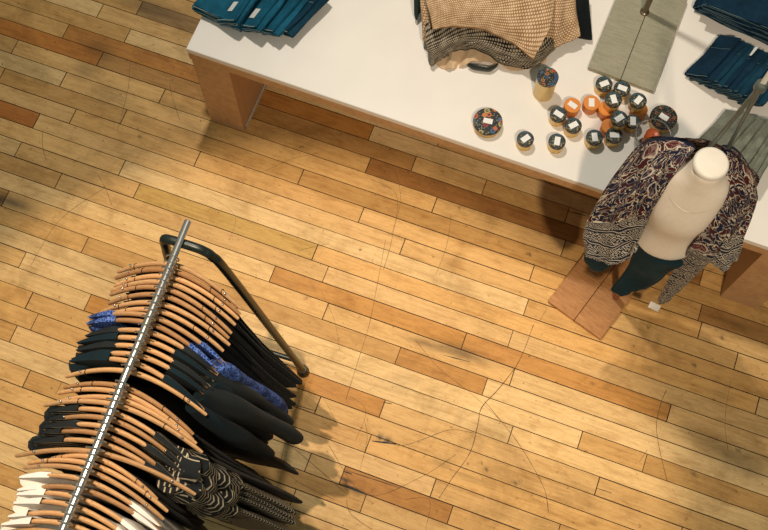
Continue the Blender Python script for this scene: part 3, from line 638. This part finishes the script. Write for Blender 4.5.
# ---------------------------------------------------------------- grey board stand on the table
M_gw = m_wood('grey_washed_wood', (.27, .25, .17), (.40, .375, .27), (5, 45, 20), .6)
a0 = P(588, 67, ZT+.022); a1 = P(654, 91, ZT+.022); ex = (a1-a0).normalized(); ey = Vector((-ex.y, ex.x, 0)); wdt = (a1-a0).length; ang = math.atan2(ex.y, ex.x)
bd_ = thing('display_stand', 'grey-washed two-plank display stand with a steel post on the white table', 'display stand', (a0.x, a0.y, ZT), ang)
for k in (0, 1):
    bm = bmesh.new(); box(bm, (wdt*(.25+.5*k), .23, .011), (wdt/2-.0022, .46, .022)); bevel(link('base_plank', bm, M_gw, bd_), .002)
q = P(644.5, 12, ZT+.022)-Vector((a0.x, a0.y, 0)); qx, qy = q.dot(ex), q.dot(ey)
bm = bmesh.new(); lathe(bm, [(0, .022), (.020, .022), (.019, .028), (.0125, .032), (.0125, .75), (0, .75)], 20, (qx, qy, 0)); link('post', bm, m_plain('bronze_steel', (.22, .17, .12), .3, .8), bd_)

# ---------------------------------------------------------------- folded jeans
def m_denim(name, c):
    t = NT(name, .85, 0, .15); v = t.coords(); n = t.noise(v, 14, 4, .65, .3); f = t.noise(v, 700, 1)
    cc = t.ramp(n, [(.25, tuple(x*.55 for x in c)), (.5, c), (.8, tuple(min(1, x*1.7) for x in c))])
    return t.color(t.mix(.35, cc, t.ramp(f, [(.3, (0, 0, 0)), (.7, (1, 1, 1))]), 'OVERLAY')).bump(n, .3, .004).m
M_d1 = m_denim('teal_denim', (.008, .085, .145)); M_d2 = m_denim('indigo_denim', (.006, .035, .062)); M_d3 = m_denim('navy_denim', (.004, .022, .045)); M_gp = m_denim('grey_green_twill', (.15, .16, .125))
M_st = m_plain('stitching', (.42, .50, .46), .8); M_st2 = m_plain('dim_stitching', (.10, .17, .19), .8)
def folded(name, label, cat, loc, rz, tilt, L, Wd, n, th, mat, stm, group=None, tagc=None, seed=1, tagpos=(.3, .2)):
    rg = random.Random(seed); o = thing(name, label, cat, loc, rz, group); o.rotation_euler = Matrix.Rotation(rz, 4, 'Z').to_3x3().__matmul__(Matrix.Rotation(tilt, 3, 'Y')).to_euler()
    path = []; r = th*.5
    for i in range(n):
        z = r+i*th; a, b = (0, L-rg.uniform(0, .012)) if i % 2 == 0 else (L-rg.uniform(0, .012), 0)
        for k in range(7):
            f = k/6; path.append(Vector((a+(b-a)*f*.94+(b-a)*.03, 0, z+.0015*math.sin(f*9+i+seed))))
        if i < n-1:
            s_ = 1 if b > a else -1
            for k in range(1, 4): an = -pi/2+pi*k/4; path.append(Vector((b-(b-a)*.03+s_*r*1.15*math.cos(an), 0, z+r+r*math.sin(an))))
    hw = r*.80; NJ = 12; bm = bmesh.new(); secs = []
    nn = len(path)
    norm = []
    for i in range(nn):
        t = (path[min(i+1, nn-1)]-path[max(i-1, 0)]).normalized(); norm.append(Vector((-t.z, 0, t.x)))
    for j in range(NJ+1):
        y = Wd*(j/NJ-.5); ed = hw*(1 if 0 < j < NJ else .7); row = []
        loop = [path[i]+norm[i]*ed for i in range(nn)]+[path[i]-norm[i]*ed for i in range(nn-1, -1, -1)]
        row = [bm.verts.new(Vector((q.x+.004*math.sin(y*22+q.z*60+seed), y+.003*math.sin(q.x*30+q.z*200+seed), max(.0005, q.z+.0025*math.sin(y*30+seed+q.x*12)*min(1, q.z/th))))) for q in loop]
        secs.append(row)
    m_ = len(secs[0])
    for j in range(NJ):
        for i in range(m_): bm.faces.new((secs[j][i], secs[j][(i+1) % m_], secs[j+1][(i+1) % m_], secs[j+1][i]))
    for row in (secs[0], secs[-1]):
        for i in range(nn-1): bm.faces.new((row[i], row[i+1], row[m_-2-i], row[m_-1-i]))
    link('cloth', bm, mat, o)
    for sy in (-1, 1):
        bm = bmesh.new(); tube(bm, [Vector((q.x, sy*(Wd/2+.0008), q.z))+norm[i]*hw*.45 for i, q in enumerate(path)], .0013, 5); link('seam', bm, stm, o)
    bm = bmesh.new(); tube(bm, [(L*.10+L*.8*k/10, Wd*.18, n*th+.001+.0012*math.sin(k*.9)) for k in range(11)], .0012, 5, flat=.6); link('stitch_line', bm, stm, o)
    if tagc:
        bm = bmesh.new(); box(bm, (L*tagpos[0], Wd*tagpos[1], n*th+.0035), (.030, .050, .0015)); tag(link('label_patch', bm, tagc, o, False), 'pale paper label')
    return o
M_tag = m_plain('pale_tag', (.74, .76, .72), .6, nvar=.03); M_tan = m_plain('tan_patch', (.50, .34, .16), .6)
def jl(x, y, z): p = P(x, y, z); return (p.x, p.y, z)
GJ = 'teal folded jeans on the left corner of the table'
ZJ = ZT+.001
folded('jeans', 'teal folded jeans, flat at the left corner, overhanging the table edge', 'jeans', jl(212, -15, ZJ), rzT-.09, 0, .22, .30, 4, .017, M_d1, M_st, GJ, None, 1)
for k, (x, y) in enumerate([(240, 0), (262, 7), (281, 12), (297, 14)]):
    folded('jeans', 'teal folded jeans leaning in the left pile, ' + ORD[k] + ' from the flat pair', 'jeans', jl(x, y, ZJ), rzT-.16-.05*k, -math.radians(38-3*k), .135-.012*k, .29-.015*k, 3, .015, M_d1 if k < 3 else M_d2, M_st, GJ, M_tag if k < 2 else None, k+2, (.55, -.28+.0*k))
GJ2 = 'indigo jeans fanned on the right of the table'
for k in range(6):
    x, y = 706+9.5*k, 62+4.6*k
    folded('jeans', 'indigo folded jeans in the fanned row, ' + ORD[k] + ' from its left end', 'jeans', jl(x, y, ZJ), rzT-.36, -math.radians(42), .12, .23, 3, .014, M_d2 if k % 2 else M_d3, M_st2, GJ2, (None, None, M_tag, None, M_tan, M_tag)[k], k+11, (.75, .36))
for k in range(3):
    folded('jeans', 'large dark navy folded jeans by the upper right corner, ' + ('bottom', 'middle', 'top')[k] + ' of the stack', 'jeans', jl(706+3*k, -16-2*k, ZJ+.056*k), rzT-.14+.03*k, 0, .36, .30, 4, .0135, M_d3, M_st2, 'navy jeans stacked at the upper right corner', None, k+31)
GP = 'grey-green trousers beside the mannequin'
for k in range(4):
    folded('trousers', 'grey-green folded trousers, ' + ORD[k] + ' from the tins, behind the mannequin', 'trousers', jl(708+11*k, 140+4*k, ZJ), rzT-.36+.05*k, -math.radians(36), .14, .28, 3, .014, M_gp, m_plain('grey_seam', (.22, .22, .18), .8), GP, M_tag if k == 3 else None, k+41, (.6, .05))

# ---------------------------------------------------------------- knitted shawls
def m_knit(name, ca, cb, sc=95, contrast=.5):
    t = NT(name, .95, 0, .1); v = t.coords('UV', (sc, sc*.8, 1), (0, 0, .15))
    x = t.n('ShaderNodeSeparateXYZ', {0: v}).outputs
    row = t.math('FLOOR', x[1]); sh_ = t.math('MULTIPLY', t.math('FRACT', t.math('MULTIPLY', row, .5)), 1.0)
    fx = t.math('SUBTRACT', t.math('FRACT', t.math('ADD', x[0], sh_)), .5); fy = t.math('SUBTRACT', t.math('FRACT', x[1]), .5)
    d = t.math('SQRT', t.math('ADD', t.math('MULTIPLY', fx, fx), t.math('MULTIPLY', fy, fy)))
    n = t.noise(v, .25, 2); c = t.ramp(t.math('ADD', d, t.math('MULTIPLY', t.math('SUBTRACT', n, .5), .4)), [(.24, ca), (.46, cb)])
    return t.color(c).bump(d, -.7, .004).m
M_kb = m_knit('beige_knit', (.78, .57, .37), (.30, .17, .08), 125); M_kd = m_knit('black_cream_weave', (.46, .38, .27), (.012, .012, .014), 120)
M_ts = m_cloth('tan_scarf', (.66, .47, .29), .1)
def one(name, label, cat, rows_, mat, **k):
    o = patch(name, rows_, mat, None, **k); return tag(o, label, cat)
one('scarf', 'thin tan scarf with a ruffled edge under the knitted shawls', 'scarf', [[(432,-20,.66),(450,-20,.66),(470,-20,.66),(490,-18,.66),(515,-18,.66),(548,-15,.66)], [(432,30,.668),(450,30,.668),(470,30,.668),(490,30,.668),(515,35,.668),(548,35,.668)], [(433,62,.652),(446,69,.652),(460,67,.652),(484,60,.665),(515,70,.652),(546,62,.652)]], M_ts, wave=(.011, 4.5, 1))
one('woven_shawl', 'black and cream woven shawl between tan scarf and beige knit', 'shawl', [[(425,-20,.78),(440,-20,.79),(455,-20,.8),(470,-20,.8),(490,-20,.8),(515,-20,.79),(540,-20,.78),(556,-20,.76)], [(426,38,.74),(440,36,.76),(455,33,.77),(470,33,.77),(490,38,.76),(515,47,.75),(540,48,.73),(555,38,.73)], [(429,58,.69),(439,55,.71),(453,47,.73),(468,43,.74),(490,50,.73),(515,61,.71),(540,59,.71),(554,45,.71)], [(431,66,.665),(441,61,.67),(453,52,.69),(468,48,.70),(490,56,.69),(515,67,.67),(540,64,.675),(555,49,.70)]], M_kd, wave=(.006, 4, .4), back=(0, .01, -.03))
one('knit_shawl', 'beige knitted shawl folded on top of the woven one', 'shawl', [[(424,-25,.86),(450,-28,.89),(480,-28,.9),(520,-28,.9),(555,-25,.87)], [(426,0,.86),(450,-2,.88),(485,-2,.89),(520,-2,.89),(554,-2,.86)], [(430,14,.84),(452,12,.86),(482,14,.87),(512,22,.86),(550,26,.83)], [(433,29,.805),(455,26,.825),(482,29,.825),(510,41,.805),(533,59,.77)]], M_kb, wave=(.004, 3, 1), back=(0, 0, -.035))
one('knit_shawl', 'beige knitted flap hanging at the right of the shawl pile', 'shawl', [[(552,-14,.84),(566,-14,.83),(576,-12,.81)], [(548,12,.80),(562,15,.79),(577,14,.76)], [(541,42,.72),(555,47,.705),(580,36,.71)]], M_kb, wave=(.006, 2.2, 2), back=(-.01, 0, -.03))
one('knit_shawl', 'beige knitted edge hanging down the left of the shawl pile', 'shawl', [[(419,-22,.82),(425,-22,.83),(431,-22,.83)], [(421,8,.78),(426,10,.79),(431,10,.8)], [(422,36,.69),(427,46,.68),(431,48,.69)]], M_kb, wave=(.004, 1.5, 0), back=(.01, 0, -.02))
one('black_shawl', 'black fringed cloth at the right end of the shawl pile', 'shawl', [[(572,-22,.80),(580,-22,.80),(588,-20,.78)], [(574,5,.77),(582,5,.76),(590,8,.73)], [(572,36,.69),(582,38,.68),(592,40,.66)]], M_black, wave=(.006, 2.5, .7), back=(-.01, .01, -.03))
one('green_cloth', 'dark green cloth tip at the left of the shawl pile', 'cloth', [[(415,-20,.76),(419,-20,.77),(424,-20,.77)], [(414,0,.72),(418,2,.73),(423,2,.74)], [(414,15,.68),(417,19,.675),(421,8,.70)]], m_cloth('dark_green_cloth', (.02, .035, .025), .3), wave=(.001, 1, 0), back=(0, 0, -.02))
bm = bmesh.new(); tube(bm, catmull([P(468, 65, .662), P(474, 67, .664), P(482, 68, .664), P(490, 69, .663), P(496, 66, .662), P(499, 61, .662)], 5), [.004+.013*math.sin(pi*min(1, (k+1.5)/26)**.8) for k in range(26)], 12, True, .45, up=(0, 0.3, 1))
tag(link('leather_strap', bm, m_plain('olive_black_leather', (.018, .022, .016), .3), None), 'dark curved leather strap poking out below the tan scarf', 'strap')
